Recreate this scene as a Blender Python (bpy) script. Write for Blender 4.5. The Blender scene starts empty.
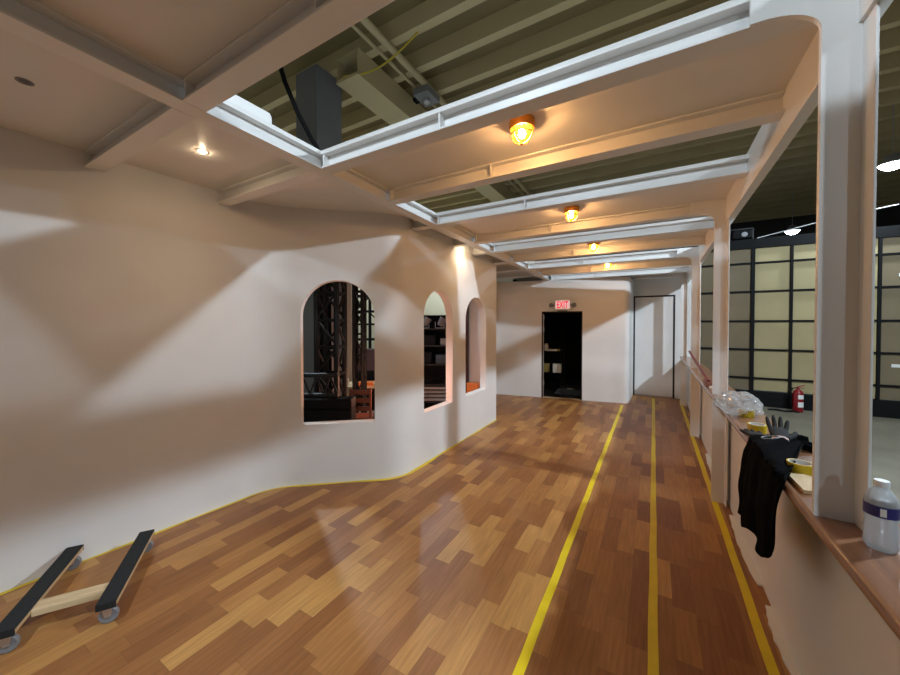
import bpy, bmesh, math, random
from mathutils import Vector, Matrix, noise
R = math.radians
random.seed(4)
SC = bpy.context.scene
COL = SC.collection

# ------------------------------------------------------------------ materials
def mat(name, col, rough=0.5, metal=0.0, spec=0.5, bump=0.0, bscale=40.0, vary=0.0, vscale=3.0, emit=None, estr=0.0, trans=0.0, alpha=1.0):
    m = bpy.data.materials.new(name); m.use_nodes = True
    nt = m.node_tree; b = nt.nodes['Principled BSDF']
    b.inputs['Base Color'].default_value = (*col, 1)
    b.inputs['Roughness'].default_value = rough
    b.inputs['Metallic'].default_value = metal
    b.inputs['Specular IOR Level'].default_value = spec
    b.inputs['Transmission Weight'].default_value = trans
    b.inputs['Alpha'].default_value = alpha
    if emit:
        b.inputs['Emission Color'].default_value = (*emit, 1)
        b.inputs['Emission Strength'].default_value = estr
    tc = nt.nodes.new('ShaderNodeTexCoord')
    if vary:
        n = nt.nodes.new('ShaderNodeTexNoise'); n.inputs['Scale'].default_value = vscale; n.inputs['Detail'].default_value = 4
        nt.links.new(tc.outputs['Object'], n.inputs['Vector'])
        cr = nt.nodes.new('ShaderNodeValToRGB')
        cr.color_ramp.elements[0].position = 0.3; cr.color_ramp.elements[1].position = 0.7
        cr.color_ramp.elements[0].color = (*[c*(1-vary) for c in col], 1)
        cr.color_ramp.elements[1].color = (*[min(1, c*(1+vary)) for c in col], 1)
        nt.links.new(n.outputs['Fac'], cr.inputs['Fac'])
        nt.links.new(cr.outputs['Color'], b.inputs['Base Color'])
    if bump:
        n2 = nt.nodes.new('ShaderNodeTexNoise'); n2.inputs['Scale'].default_value = bscale; n2.inputs['Detail'].default_value = 3
        nt.links.new(tc.outputs['Object'], n2.inputs['Vector'])
        bp = nt.nodes.new('ShaderNodeBump'); bp.inputs['Strength'].default_value = bump; bp.inputs['Distance'].default_value = 0.01
        nt.links.new(n2.outputs['Fac'], bp.inputs['Height'])
        nt.links.new(bp.outputs['Normal'], b.inputs['Normal'])
    return m

def wood_mat(name, c0, c1, rough, scale=(30, 3, 30), coat=0.0):
    m = bpy.data.materials.new(name); m.use_nodes = True
    nt = m.node_tree; b = nt.nodes['Principled BSDF']; L = nt.links.new
    tc = nt.nodes.new('ShaderNodeTexCoord'); mp = nt.nodes.new('ShaderNodeMapping')
    mp.inputs['Scale'].default_value = scale
    L(tc.outputs['Object'], mp.inputs['Vector'])
    n = nt.nodes.new('ShaderNodeTexNoise'); n.inputs['Scale'].default_value = 1; n.inputs['Detail'].default_value = 6
    L(mp.outputs['Vector'], n.inputs['Vector'])
    cr = nt.nodes.new('ShaderNodeValToRGB')
    cr.color_ramp.elements[0].position = .3; cr.color_ramp.elements[1].position = .7
    cr.color_ramp.elements[0].color = (*c0, 1); cr.color_ramp.elements[1].color = (*c1, 1)
    L(n.outputs['Fac'], cr.inputs['Fac']); L(cr.outputs['Color'], b.inputs['Base Color'])
    b.inputs['Roughness'].default_value = rough
    b.inputs['Coat Weight'].default_value = coat
    b.inputs['Coat Roughness'].default_value = .15
    return m

def floor_mat():
    m = bpy.data.materials.new('stave vinyl'); m.use_nodes = True
    nt = m.node_tree; b = nt.nodes['Principled BSDF']; L = nt.links.new
    N = nt.nodes.new
    def M(op, a, bb=None):
        n = N('ShaderNodeMath'); n.operation = op
        for i, v in enumerate((a, bb)):
            if v is None: continue
            if isinstance(v, (int, float)): n.inputs[i].default_value = v
            else: L(v, n.inputs[i])
        return n.outputs[0]
    tc = N('ShaderNodeTexCoord'); sx = N('ShaderNodeSeparateXYZ'); L(tc.outputs['Object'], sx.inputs[0])
    X, Y = sx.outputs[0], sx.outputs[1]
    cx = M('DIVIDE', X, 0.113); ci = M('FLOOR', cx); cf = M('FRACT', cx)
    w1 = N('ShaderNodeTexWhiteNoise'); w1.noise_dimensions = '1D'; L(ci, w1.inputs['W'])
    yy = M('ADD', M('DIVIDE', Y, 0.46), M('MULTIPLY', w1.outputs['Value'], 7.0))
    # warp so that stave lengths vary
    n0 = N('ShaderNodeTexNoise'); n0.noise_dimensions = '2D'; n0.inputs['Scale'].default_value = 1.0; n0.inputs['Detail'].default_value = 0
    cv = N('ShaderNodeCombineXYZ'); L(M('MULTIPLY', ci, 3.7), cv.inputs[0]); L(M('MULTIPLY', yy, .6), cv.inputs[1]); L(cv.outputs[0], n0.inputs['Vector'])
    yy = M('ADD', yy, M('MULTIPLY', n0.outputs['Fac'], .9))
    yi = M('FLOOR', yy); yf = M('FRACT', yy)
    c2 = N('ShaderNodeCombineXYZ'); L(ci, c2.inputs[0]); L(yi, c2.inputs[1])
    w2 = N('ShaderNodeTexWhiteNoise'); w2.noise_dimensions = '2D'; L(c2.outputs[0], w2.inputs['Vector'])
    cr = N('ShaderNodeValToRGB'); cr.color_ramp.interpolation = 'LINEAR'
    e = cr.color_ramp.elements
    e[0].position = 0; e[0].color = (.25, .100, .034, 1)
    e[1].position = 1; e[1].color = (.52, .275, .085, 1)
    for p, c in ((.35, (.31, .130, .043)), (.6, (.375, .170, .054)), (.8, (.44, .215, .066))):
        x = e.new(p); x.color = (*c, 1)
    L(w2.outputs['Value'], cr.inputs['Fac'])
    # grain
    c3 = N('ShaderNodeCombineXYZ'); L(M('ADD', M('MULTIPLY', X, 60), M('MULTIPLY', w2.outputs['Value'], 50)), c3.inputs[0]); L(M('MULTIPLY', Y, 4), c3.inputs[1])
    g = N('ShaderNodeTexNoise'); g.inputs['Scale'].default_value = 1; g.inputs['Detail'].default_value = 5; L(c3.outputs[0], g.inputs['Vector'])
    gm = N('ShaderNodeMapRange'); gm.inputs[1].default_value = .25; gm.inputs[2].default_value = .75; gm.inputs[3].default_value = .78; gm.inputs[4].default_value = 1.2
    L(g.outputs['Fac'], gm.inputs[0])
    # seams
    ex = M('MINIMUM', cf, M('SUBTRACT', 1, cf)); ey = M('MINIMUM', yf, M('SUBTRACT', 1, yf))
    sm = M('MINIMUM', M('DIVIDE', ex, .012), M('DIVIDE', ey, .004)); sm = M('MINIMUM', sm, 1.0)
    sm = M('ADD', M('MULTIPLY', sm, .35), .65)
    mul = M('MULTIPLY', sm, gm.outputs[0])
    mx = N('ShaderNodeVectorMath'); mx.operation = 'SCALE'; L(cr.outputs['Color'], mx.inputs[0]); L(mul, mx.inputs['Scale'])
    L(mx.outputs[0], b.inputs['Base Color'])
    b.inputs['Roughness'].default_value = .42
    b.inputs['Specular IOR Level'].default_value = .4
    return m

def glassy(name, tint, gloss=.15, white=0.0, glow=None, gs=0.0, rough=.05):
    m = bpy.data.materials.new(name); m.use_nodes = True
    nt = m.node_tree; nt.nodes.clear(); N = nt.nodes.new; L = nt.links.new
    out = N('ShaderNodeOutputMaterial'); t = N('ShaderNodeBsdfTransparent'); t.inputs[0].default_value = (*tint, 1)
    g = N('ShaderNodeBsdfGlossy'); g.inputs['Roughness'].default_value = rough
    fr = N('ShaderNodeFresnel'); fr.inputs[0].default_value = 1.45
    ad = N('ShaderNodeMath'); ad.operation = 'MULTIPLY_ADD'; L(fr.outputs[0], ad.inputs[0]); ad.inputs[1].default_value = .8; ad.inputs[2].default_value = gloss
    mx = N('ShaderNodeMixShader'); L(ad.outputs[0], mx.inputs[0]); L(t.outputs[0], mx.inputs[1]); L(g.outputs[0], mx.inputs[2])
    last = mx.outputs[0]
    if white:
        d = N('ShaderNodeBsdfDiffuse'); d.inputs[0].default_value = (.85, .87, .88, 1)
        tl = N('ShaderNodeBsdfTranslucent'); tl.inputs[0].default_value = (.85, .87, .88, 1)
        a = N('ShaderNodeMixShader'); a.inputs[0].default_value = .5; L(d.outputs[0], a.inputs[1]); L(tl.outputs[0], a.inputs[2])
        m2 = N('ShaderNodeMixShader'); m2.inputs[0].default_value = white; L(last, m2.inputs[1]); L(a.outputs[0], m2.inputs[2]); last = m2.outputs[0]
    if glow:
        em = N('ShaderNodeEmission'); em.inputs[0].default_value = (*glow, 1); em.inputs[1].default_value = gs
        a2 = N('ShaderNodeAddShader'); L(last, a2.inputs[0]); L(em.outputs[0], a2.inputs[1]); last = a2.outputs[0]
    L(last, out.inputs[0])
    return m

M = {}
M['wall'] = mat('white matt wall paint', (.80, .79, .775), .6, spec=.35, bump=.05, bscale=90, vary=.03, vscale=2)
M['steel'] = mat('white satin beam paint', (.80, .79, .77), .38, spec=.45, bump=.03, bscale=60)
M['ceil'] = mat('white ceiling paint', (.76, .745, .715), .42, spec=.4, bump=.03, bscale=30)
M['floor'] = floor_mat()
M['conc'] = mat('warehouse concrete', (.155, .14, .10), .5, vary=.25, vscale=1.2, bump=.1, bscale=25)
M['tape'] = mat('yellow floor tape', (.80, .62, .012), .45, vary=.06, vscale=8)
M['edge'] = mat('ochre edge tape', (.74, .56, .03), .5, vary=.2, vscale=3)
M['rail'] = wood_mat('varnished rail wood', (.20, .085, .038), (.31, .145, .07), .3, (50, 3, 50), .6)
M['black'] = mat('black paint', (.005, .005, .0055), .7, spec=.15)
M['blackmetal'] = mat('black truss metal', (.008, .008, .0085), .5, spec=.3)
M['carpet'] = mat('black carpet', (.014, .016, .017), .95, bump=.6, bscale=400, vary=.3, vscale=60)
M['pine'] = wood_mat('raw pine', (.55, .40, .22), (.70, .54, .33), .6, (40, 5, 40))
M['ply'] = wood_mat('plywood edge', (.50, .35, .18), (.62, .46, .27), .6, (6, 6, 90))
M['rubber'] = mat('grey caster rubber', (.22, .23, .25), .35)
M['zinc'] = mat('zinc steel', (.55, .56, .58), .35, metal=.9)
M['chrome'] = mat('bright steel', (.7, .7, .7), .25, metal=1)
M['brass'] = mat('amber brass lamp body', (.55, .22, .03), .35, metal=.7)
M['amber'] = glassy('amber lamp glass', (1.0, .76, .46), .05, glow=(1.0, .36, .03), gs=.8)
M['bulb'] = mat('lamp bulb', (1, .8, .5), .5, emit=(1.0, .68, .42), estr=720)
M['fabric'] = mat('black jersey', (.003, .0032, .004), 1.0, spec=.05, bump=.4, bscale=200)
M['glove'] = mat('black glove knit', (.02, .021, .022), .85, bump=.5, bscale=300)
M['pink'] = mat('pale pink cuff trim', (.62, .45, .42), .8)
M['cord'] = mat('grey drawcord', (.25, .26, .28), .7)
M['bag'] = glassy('clear plastic film', (.97, .98, .99), .10, white=.26, rough=.10)
M['pet'] = glassy('clear bottle plastic', (.97, .98, .99), .06, white=.42)
M['water'] = mat('drinking water', (.97, .98, 1.0), .08, trans=.80)
M['cap'] = mat('white plastic', (.82, .83, .84), .4)
M['blue'] = mat('indigo bottle label', (.025, .022, .16), .35)
M['rolly'] = mat('yellow tape roll', (.60, .42, .01), .4)
M['cardboard'] = mat('white roll core', (.75, .75, .72), .7)
M['red'] = mat('red enamel', (.22, .008, .012), .3)
M['redrod'] = mat('dark red paint', (.16, .012, .014), .35)
M['brownblock'] = wood_mat('red brown wood', (.16, .05, .025), (.24, .09, .045), .5)
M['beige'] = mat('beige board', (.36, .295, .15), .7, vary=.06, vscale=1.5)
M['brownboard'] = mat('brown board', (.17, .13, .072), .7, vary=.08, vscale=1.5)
M['deck'] = mat('olive roof deck', (.27, .215, .105), .6, vary=.08, vscale=1)
M['joist'] = mat('tan roof joist', (.58, .48, .27), .55)
M['slate'] = mat('slate grey steel column', (.21, .215, .235), .5, vary=.08, vscale=2)
M['darkwall'] = mat('dark warehouse wall', (.05, .05, .048), .8)
M['backwall'] = mat('pale olive backstage wall', (.60, .54, .38), .8, vary=.06, vscale=1)
M['cable'] = mat('yellow cable', (.6, .45, .03), .5)
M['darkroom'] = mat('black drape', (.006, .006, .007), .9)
M['signw'] = mat('white sign housing', (.8, .8, .78), .4)
M['exit'] = mat('red exit letters', (.7, .02, .05), .5, emit=(1.0, .02, .05), estr=.7)
M['exitface'] = mat('lit sign face', (.8, .55, .55), .5, emit=(1.0, .72, .74), estr=.45)
M['grey'] = mat('grey plastic', (.22, .22, .23), .5)
M['led'] = mat('high bay diffuser', (1, 1, 1), .5, emit=(.86, .93, 1.0), estr=30)
M['spotled'] = mat('warm downlight lens', (1, 1, 1), .5, emit=(1.0, .74, .46), estr=420)
M['unlit'] = mat('dark lens', (.08, .08, .08), .3)
M['offwhite'] = mat('off white carton', (.55, .53, .45), .7)
M['yellowish'] = mat('dull yellow box', (.42, .36, .12), .7)
M['bluegrey'] = mat('blue grey sheet', (.045, .06, .075), .7)
M['chairwood'] = mat('red brown chair wood', (.17, .055, .028), .45)
M['orange'] = mat('orange plastic', (.75, .20, .04), .5)
M['paper'] = mat('white papers', (.75, .75, .72), .7)
M['maroon'] = mat('dull maroon case', (.07, .035, .035), .6)
M['plaster'] = mat('white floor filler', (.82, .82, .80), .7, bump=.3, bscale=60)
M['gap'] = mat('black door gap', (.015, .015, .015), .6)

# ------------------------------------------------------------------ mesh helpers
def box(bm, x0, x1, y0, y1, z0, z1):
    vs = [bm.verts.new(p) for p in ((x0,y0,z0),(x1,y0,z0),(x1,y1,z0),(x0,y1,z0),(x0,y0,z1),(x1,y0,z1),(x1,y1,z1),(x0,y1,z1))]
    for f in ((3,2,1,0),(4,5,6,7),(0,1,5,4),(1,2,6,5),(2,3,7,6),(3,0,4,7)):
        bm.faces.new([vs[i] for i in f])
    return vs
def rbox(bm, x0, x1, y0, y1, z0, z1, r=.005, seg=2):
    b2 = bmesh.new(); box(b2, x0, x1, y0, y1, z0, z1)
    bmesh.ops.bevel(b2, geom=list(b2.edges), offset=r, segments=seg, affect='EDGES', profile=.5)
    merge(bm, b2)
def merge(bm, b2, mtx=None):
    me = bpy.data.meshes.new('tmp'); b2.to_mesh(me); b2.free()
    if mtx is not None: me.transform(mtx)
    bm.from_mesh(me); bpy.data.meshes.remove(me)
def obox(bm, c, ax, ay, az, hx, hy, hz):
    c = Vector(c); ax = Vector(ax).normalized(); ay = Vector(ay).normalized(); az = Vector(az).normalized()
    vs = []
    for sz in (-1, 1):
        for sx, sy in ((-1,-1),(1,-1),(1,1),(-1,1)):
            vs.append(bm.verts.new(c + ax*hx*sx + ay*hy*sy + az*hz*sz))
    for f in ((3,2,1,0),(4,5,6,7),(0,1,5,4),(1,2,6,5),(2,3,7,6),(3,0,4,7)):
        bm.faces.new([vs[i] for i in f])
def bar(bm, p, q, w, h=None):
    p = Vector(p); q = Vector(q); d = (q-p); l = d.length; d.normalize()
    up = Vector((0,0,1)) if abs(d.z) < .95 else Vector((1,0,0))
    s = d.cross(up).normalized(); u = s.cross(d)
    obox(bm, (p+q)/2, d, s, u, l/2, w/2, (h or w)/2)
def tube(bm, pts, r, n=10, closed=False, caps=True):
    pts = [Vector(p) for p in pts]; k = len(pts); rings = []
    prev = None
    for i, p in enumerate(pts):
        if closed: d = pts[(i+1) % k] - pts[i-1]
        else: d = pts[min(i+1, k-1)] - pts[max(i-1, 0)]
        d.normalize()
        if prev is None:
            a = Vector((0,0,1)) if abs(d.z) < .9 else Vector((1,0,0))
            s = d.cross(a).normalized()
        else:
            s = (prev - d*prev.dot(d)).normalized()
        prev = s; u = d.cross(s)
        rr = r[i] if isinstance(r, (list, tuple)) else r
        rings.append([bm.verts.new(p + (s*math.cos(2*math.pi*j/n) + u*math.sin(2*math.pi*j/n))*rr) for j in range(n)])
    m = k if closed else k-1
    for i in range(m):
        a, b = rings[i], rings[(i+1) % k]
        for j in range(n):
            bm.faces.new((a[j], a[(j+1) % n], b[(j+1) % n], b[j]))
    if caps and not closed:
        bm.faces.new(rings[0][::-1]); bm.faces.new(rings[-1])
def lathe(bm, prof, n=32, mtx=None):
    """profile = [(r, z)...] turned around Z"""
    b2 = bmesh.new(); rings = []
    for r, z in prof:
        if r < 1e-6: rings.append([b2.verts.new((0,0,z))])
        else: rings.append([b2.verts.new((r*math.cos(2*math.pi*j/n), r*math.sin(2*math.pi*j/n), z)) for j in range(n)])
    for a, b in zip(rings, rings[1:]):
        for j in range(n):
            q = [a[j % len(a)], a[(j+1) % len(a)], b[(j+1) % len(b)], b[j % len(b)]]
            u = []
            for v in q:
                if v not in u: u.append(v)
            if len(u) > 2:
                try: b2.faces.new(u)
                except ValueError: pass
    merge(bm, b2, mtx)
def prism(bm, poly, d, mtx=None):
    """poly [(a,b)] in local XY, extruded 0..d along local Z"""
    b2 = bmesh.new()
    lo = [b2.verts.new((a, b, 0)) for a, b in poly]; hi = [b2.verts.new((a, b, d)) for a, b in poly]
    b2.faces.new(lo[::-1]); b2.faces.new(hi)
    k = len(poly)
    for i in range(k): b2.faces.new((lo[i], lo[(i+1) % k], hi[(i+1) % k], hi[i]))
    merge(bm, b2, mtx)
def obj(name, bm, m, parent=None, smooth=False, bevel=0, loc=None, recalc=True):
    if recalc: bmesh.ops.recalc_face_normals(bm, faces=list(bm.faces))
    me = bpy.data.meshes.new(name); bm.to_mesh(me); bm.free()
    if isinstance(m, str): m = M[m]
    me.materials.append(m)
    if smooth:
        for p in me.polygons: p.use_smooth = True
        try: me.set_sharp_from_angle(angle=R(35))
        except Exception: pass
    o = bpy.data.objects.new(name, me); COL.objects.link(o)
    if parent is not None: o.parent = parent
    if loc is not None: o.location = loc
    if bevel:
        md = o.modifiers.new('edge', 'BEVEL'); md.width = bevel; md.segments = 2; md.limit_method = 'ANGLE'; md.angle_limit = R(40)
    return o
def centred(o):
    """move the origin of a mesh object to the middle of its base"""
    vs = [v.co for v in o.data.vertices]
    c = Vector(((min(v.x for v in vs)+max(v.x for v in vs))/2, (min(v.y for v in vs)+max(v.y for v in vs))/2, min(v.z for v in vs)))
    o.data.transform(Matrix.Translation(-c)); o.location = Vector(o.location) + c
    return o
def thing(name, label, cat, loc=(0,0,0), rz=0, group=None):
    o = bpy.data.objects.new(name, None); COL.objects.link(o)
    o.empty_display_size = .1; o.location = loc; o.rotation_euler = (0, 0, rz)
    o['label'] = label; o['category'] = cat
    if group: o['group'] = group
    return o
def tag(o, label, cat, group=None):
    o['label'] = label; o['category'] = cat
    if group: o['group'] = group
    return o
def struct(name, bm, m, parent=None, **kw):
    o = obj(name, bm, m, parent, **kw)
    if parent is None: o['kind'] = 'structure'
    return o
def copy_tree(o, parent=None):
    c = o.copy(); COL.objects.link(c)
    if parent is not None:
        c.parent = parent; c.matrix_parent_inverse = o.matrix_parent_inverse
    for ch in list(o.children): copy_tree(ch, c)
    return c

# ------------------------------------------------------------------ the plan (metres; deck floor at z = 0, camera above the origin)
WH = 5.8                                     # warehouse deck height
SL = .0165
def zb(y): return 2.81 - SL*(y - 1.7)        # underside of the beams: the false deck sags slightly to the rear
BD = .11                                     # beam depth

# floors
bm = bmesh.new(); box(bm, -9.5, 9.5, -8.5, 17.5, -.13, -.03); struct('floor', bm, 'conc')
bm = bmesh.new(); box(bm, -4.0, .72, -3.2, 10.9, -.03, 0); struct('floor.001', bm, 'floor')

# ------------------------------------------------------------------ left wall: a curved plan with three arched openings
def fillet(p0, p1, p2, d, n=12):
    p0, p1, p2 = Vector(p0), Vector(p1), Vector(p2)
    a = p1 + (p0-p1).normalized()*d; b = p1 + (p2-p1).normalized()*d
    return [((1-t)**2)*a + 2*t*(1-t)*p1 + t*t*b for t in [i/n for i in range(n+1)]]
A0, C1, C2, C3 = (-3.82, -3.2), (-3.43, 2.19), (-2.41, 3.055), (-2.41, 5.77)
plan = [Vector(A0)] + fillet(A0, C1, C2, .24) + fillet(C1, C2, C3, .2) + [Vector(C3)]
cum = [0]
for a, b in zip(plan, plan[1:]): cum.append(cum[-1] + (b-a).length)
def at_s(s):
    for i in range(len(plan)-1):
        if s <= cum[i+1] + 1e-9:
            t = (s-cum[i])/(cum[i+1]-cum[i]); p = plan[i].lerp(plan[i+1], t)
            break
    else: p = plan[-1]; i = len(plan)-2
    return p
def nrm_s(s):
    e = .04
    d = at_s(min(s+e, cum[-1])) - at_s(max(s-e, 0)); d.normalize()
    return Vector((-d.y, d.x))              # to the left, away from the deck
def s_of(x, y):
    best = None
    for i in range(len(plan)-1):
        a, b = plan[i], plan[i+1]; t = max(0, min(1, (Vector((x,y))-a).dot(b-a)/(b-a).length_squared))
        d = (a.lerp(b, t)-Vector((x,y))).length
        if best is None or d < best[0]: best = (d, cum[i]+t*(b-a).length)
    return best[1]
WT = .11
wins = []
for (xa, ya, xb, yb, sill, apex) in ((-3.203, 2.387, -2.622, 2.876, .635, 2.165), (-2.41, 3.51, -2.41, 4.215, .615, 2.135), (-2.41, 4.6, -2.41, 5.332, .62, 2.115)):
    wins.append((s_of(xa, ya), s_of(xb, yb), sill, apex))
def arch_top(s, w):
    r = (w[1]-w[0])/2; c = (w[0]+w[1])/2
    return w[3]-r + math.sqrt(max(0, r*r-(s-c)**2))
ss = set(cum)
k = 0.0
while k < cum[-1]: ss.add(k); k += .12
for w in wins:
    for j in range(25): ss.add((w[0]+w[1])/2 - math.cos(math.pi*j/24)*(w[1]-w[0])/2)
ss = sorted(ss); ss = [s for i, s in enumerate(ss) if i == 0 or s-ss[i-1] > 1e-4]
def topz(s):
    y = at_s(s).y
    return zb(max(y, .2)) + BD + .02
bm = bmesh.new(); cache = {}
def V3(s, z, back):
    key = (round(s,5), round(z,4), back)
    if key not in cache:
        p = at_s(s)
        if back: p = p + nrm_s(s)*WT
        cache[key] = bm.verts.new((p.x, p.y, z))
    return cache[key]
def face(*v):
    u = []
    for q in v:
        if q not in u: u.append(q)
    if len(u) > 2:
        try: bm.faces.new(u)
        except ValueError: pass
for a, b in zip(ss, ss[1:]):
    mid = (a+b)/2; w = next((w for w in wins if w[0] < mid < w[1]), None)
    ta, tb = topz(a), topz(b)
    if w is None: spans = [((0,0),(ta,tb))]
    else: spans = [((0,0),(w[2],w[2])), ((arch_top(a,w), arch_top(b,w)), (ta,tb))]
    for (l0,l1),(h0,h1) in spans:
        face(V3(a,l0,0), V3(b,l1,0), V3(b,h1,0), V3(a,h0,0))
        face(V3(b,l1,1), V3(a,l0,1), V3(a,h0,1), V3(b,h1,1))
    if w:
        face(V3(a,w[2],0), V3(b,w[2],0), V3(b,w[2],1), V3(a,w[2],1))
        face(V3(b,arch_top(b,w),0), V3(a,arch_top(a,w),0), V3(a,arch_top(a,w),1), V3(b,arch_top(b,w),1))
    face(V3(a,ta,0), V3(b,tb,0), V3(b,tb,1), V3(a,ta,1))
for w in wins:
    for s in (w[0], w[1]):
        face(V3(s,w[2],0), V3(s,arch_top(s,w),0), V3(s,arch_top(s,w),1), V3(s,w[2],1))
e = cum[-1]; face(V3(e,0,0), V3(e,topz(e),0), V3(e,topz(e),1), V3(e,0,1))
e = 0; face(V3(e,0,0), V3(e,topz(e),0), V3(e,topz(e),1), V3(e,0,1))
struct('wall_left', bm, 'wall', smooth=True)
# returning wing behind the last arch, and the blind side of the alcove
bm = bmesh.new(); box(bm, -2.93, -2.541, 5.66, 5.78, -.03, zb(5.7)+BD+.02); struct('wall_left_wing', bm, 'wall')
bm = bmesh.new()
prism(bm, [(-2.93,5.78),(-2.85,5.78),(-3.30,7.93),(-3.40,7.93)], zb(6.8)+BD+.05); struct('wall_alcove', bm, 'wall')

# tape strip that follows the foot of the left wall
bm = bmesh.new()
sl = [s for s in ss if s > s_of(-3.70, -1.5)]
pr = None
for s in sl:
    p = at_s(s) - nrm_s(s)*.002; q = at_s(s) - nrm_s(s)*(.028 + .006*math.sin(s*9) + .024*max(0, 1-abs(at_s(s).y-3.3)/1.0))
    r = [bm.verts.new((p.x,p.y,.0005)), bm.verts.new((q.x,q.y,.0005)), bm.verts.new((q.x,q.y,.0016)), bm.verts.new((p.x,p.y,.0016))]
    if pr:
        for i in range(4): bm.faces.new((pr[i], pr[(i+1)%4], r[(i+1)%4], r[i]))
    pr = r
tag(centred(obj('edge_tape', bm, 'edge')), 'narrow yellow tape along the foot of the curved white wall', 'tape')

# three floor tapes
for x, y0, y1, lab in ((-.556, 1.0, 8.12, 'long yellow floor tape line nearest the arched windows'),
                       (.010, 1.0, 9.2, 'middle yellow floor tape line, leading to the white door'),
                       (.517, 1.0, 9.2, 'yellow floor tape line running beside the railing wall')):
    bm = bmesh.new(); n = 40; pr = None
    for i in range(n+1):
        y = y0 + (y1-y0)*i/n; dx = .002*math.sin(i*1.7+x*9)
        r = [bm.verts.new((x-.024+dx, y, .0006)), bm.verts.new((x+.024+dx, y, .0006)), bm.verts.new((x+.024+dx, y, .0018)), bm.verts.new((x-.024+dx, y, .0018))]
        if pr:
            for j in range(4): bm.faces.new((pr[j], pr[(j+1)%4], r[(j+1)%4], r[j]))
        else: bm.faces.new(r[::-1])
        pr = r
    bm.faces.new(pr)
    tag(centred(obj('floor_tape', bm, 'tape')), lab, 'tape', 'yellow floor tape lines')

# ------------------------------------------------------------------ far end walls and doors
P0, P1 = Vector((-3.42, 7.865)), Vector((-.42, 8.345))      # exit wall, slightly skewed
d = (P1-P0).normalized(); nb = Vector((-d.y, d.x))
def ew(u, v, z): p = P0 + d*u + nb*v; return (p.x, p.y, z)
EL = (P1-P0).length
du0, du1, dh = (Vector((-2.235,8.05))-P0).dot(d), (Vector((-1.368,8.19))-P0).dot(d), 1.985
zt = zb(8.1); YD_ = 9.455
bm = bmesh.new()
def ebox(bm, u0, u1, v0, v1, z0, z1):
    vs = [bm.verts.new(ew(u, v, z)) for z in (z0, z1) for u, v in ((u0,v0),(u1,v0),(u1,v1),(u0,v1))]
    for f in ((3,2,1,0),(4,5,6,7),(0,1,5,4),(1,2,6,5),(2,3,7,6),(3,0,4,7)): bm.faces.new([vs[i] for i in f])
ebox(bm, 0, du0, 0, .12, 0, zt); ebox(bm, du1, EL-.13, 0, .12, 0, zt); ebox(bm, du0, du1, 0, .12, dh, zt)
# rounded right-hand end turning into the side passage
prev = None; pts = []
for i in range(13):
    a = math.pi/2*i/12; u = EL-.13 + .13*math.sin(a); v = .13 - .13*math.cos(a); pts.append((u, v))
rt = YD_ - P1.y; pts += [(EL + d.y*rt, nb.y*rt), (EL + d.y*rt - .1, nb.y*rt), (EL-.1, .16), (EL-.13, .12)]
lo = [bm.verts.new(ew(u,v,0)) for u,v in pts]; hi = [bm.verts.new(ew(u,v,zt)) for u,v in pts]
bm.faces.new(lo[::-1]); bm.faces.new(hi)
for i in range(len(pts)): bm.faces.new((lo[i], lo[(i+1)%len(pts)], hi[(i+1)%len(pts)], hi[i]))
struct('wall_back', bm, 'wall', smooth=True)
# black door frame of the exit doorway with hinges on the left jamb
bm = bmesh.new()
ebox(bm, du0-.0, du0+.025, -.006, .12, 0, dh); ebox(bm, du1-.02, du1, -.006, .12, 0, dh); ebox(bm, du0+.025, du1-.02, -.006, .12, dh-.02, dh)
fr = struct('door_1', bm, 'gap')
for z in (.28, 1.52, 1.80):
    bm = bmesh.new(); ebox(bm, du0+.026, du0+.06, -.004, .02, z, z+.1)
    a, b = ew(du0+.043, -.008, z-.005), ew(du0+.043, -.008, z+.105); tube(bm, [a, b], .009, 8)
    obj('hinge', bm, 'chrome', fr)
bm = bmesh.new(); ebox(bm, du0+.032, du0+.048, -.002, .004, .02, dh-.06); obj('edge_strip', bm, 'zinc', fr)
bm = bmesh.new(); ebox(bm, du0+.025, du1-.02, -.02, .12, .0005, .006); obj('threshold', bm, 'ply', fr)
# dark room behind the doorway
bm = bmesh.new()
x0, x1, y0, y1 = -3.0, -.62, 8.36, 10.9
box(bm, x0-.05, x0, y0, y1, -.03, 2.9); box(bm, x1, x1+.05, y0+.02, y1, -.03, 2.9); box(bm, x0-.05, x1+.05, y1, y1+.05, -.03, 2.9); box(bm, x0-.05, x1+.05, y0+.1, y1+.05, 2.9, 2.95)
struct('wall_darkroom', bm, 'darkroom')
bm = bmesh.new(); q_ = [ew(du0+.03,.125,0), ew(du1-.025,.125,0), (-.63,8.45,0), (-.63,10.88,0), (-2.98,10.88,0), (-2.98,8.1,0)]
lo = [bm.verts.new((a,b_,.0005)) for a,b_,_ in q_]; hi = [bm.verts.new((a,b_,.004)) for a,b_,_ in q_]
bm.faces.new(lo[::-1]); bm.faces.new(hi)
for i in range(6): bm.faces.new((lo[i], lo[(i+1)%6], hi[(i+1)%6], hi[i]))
struct('floor.002', bm, 'darkroom')

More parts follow.
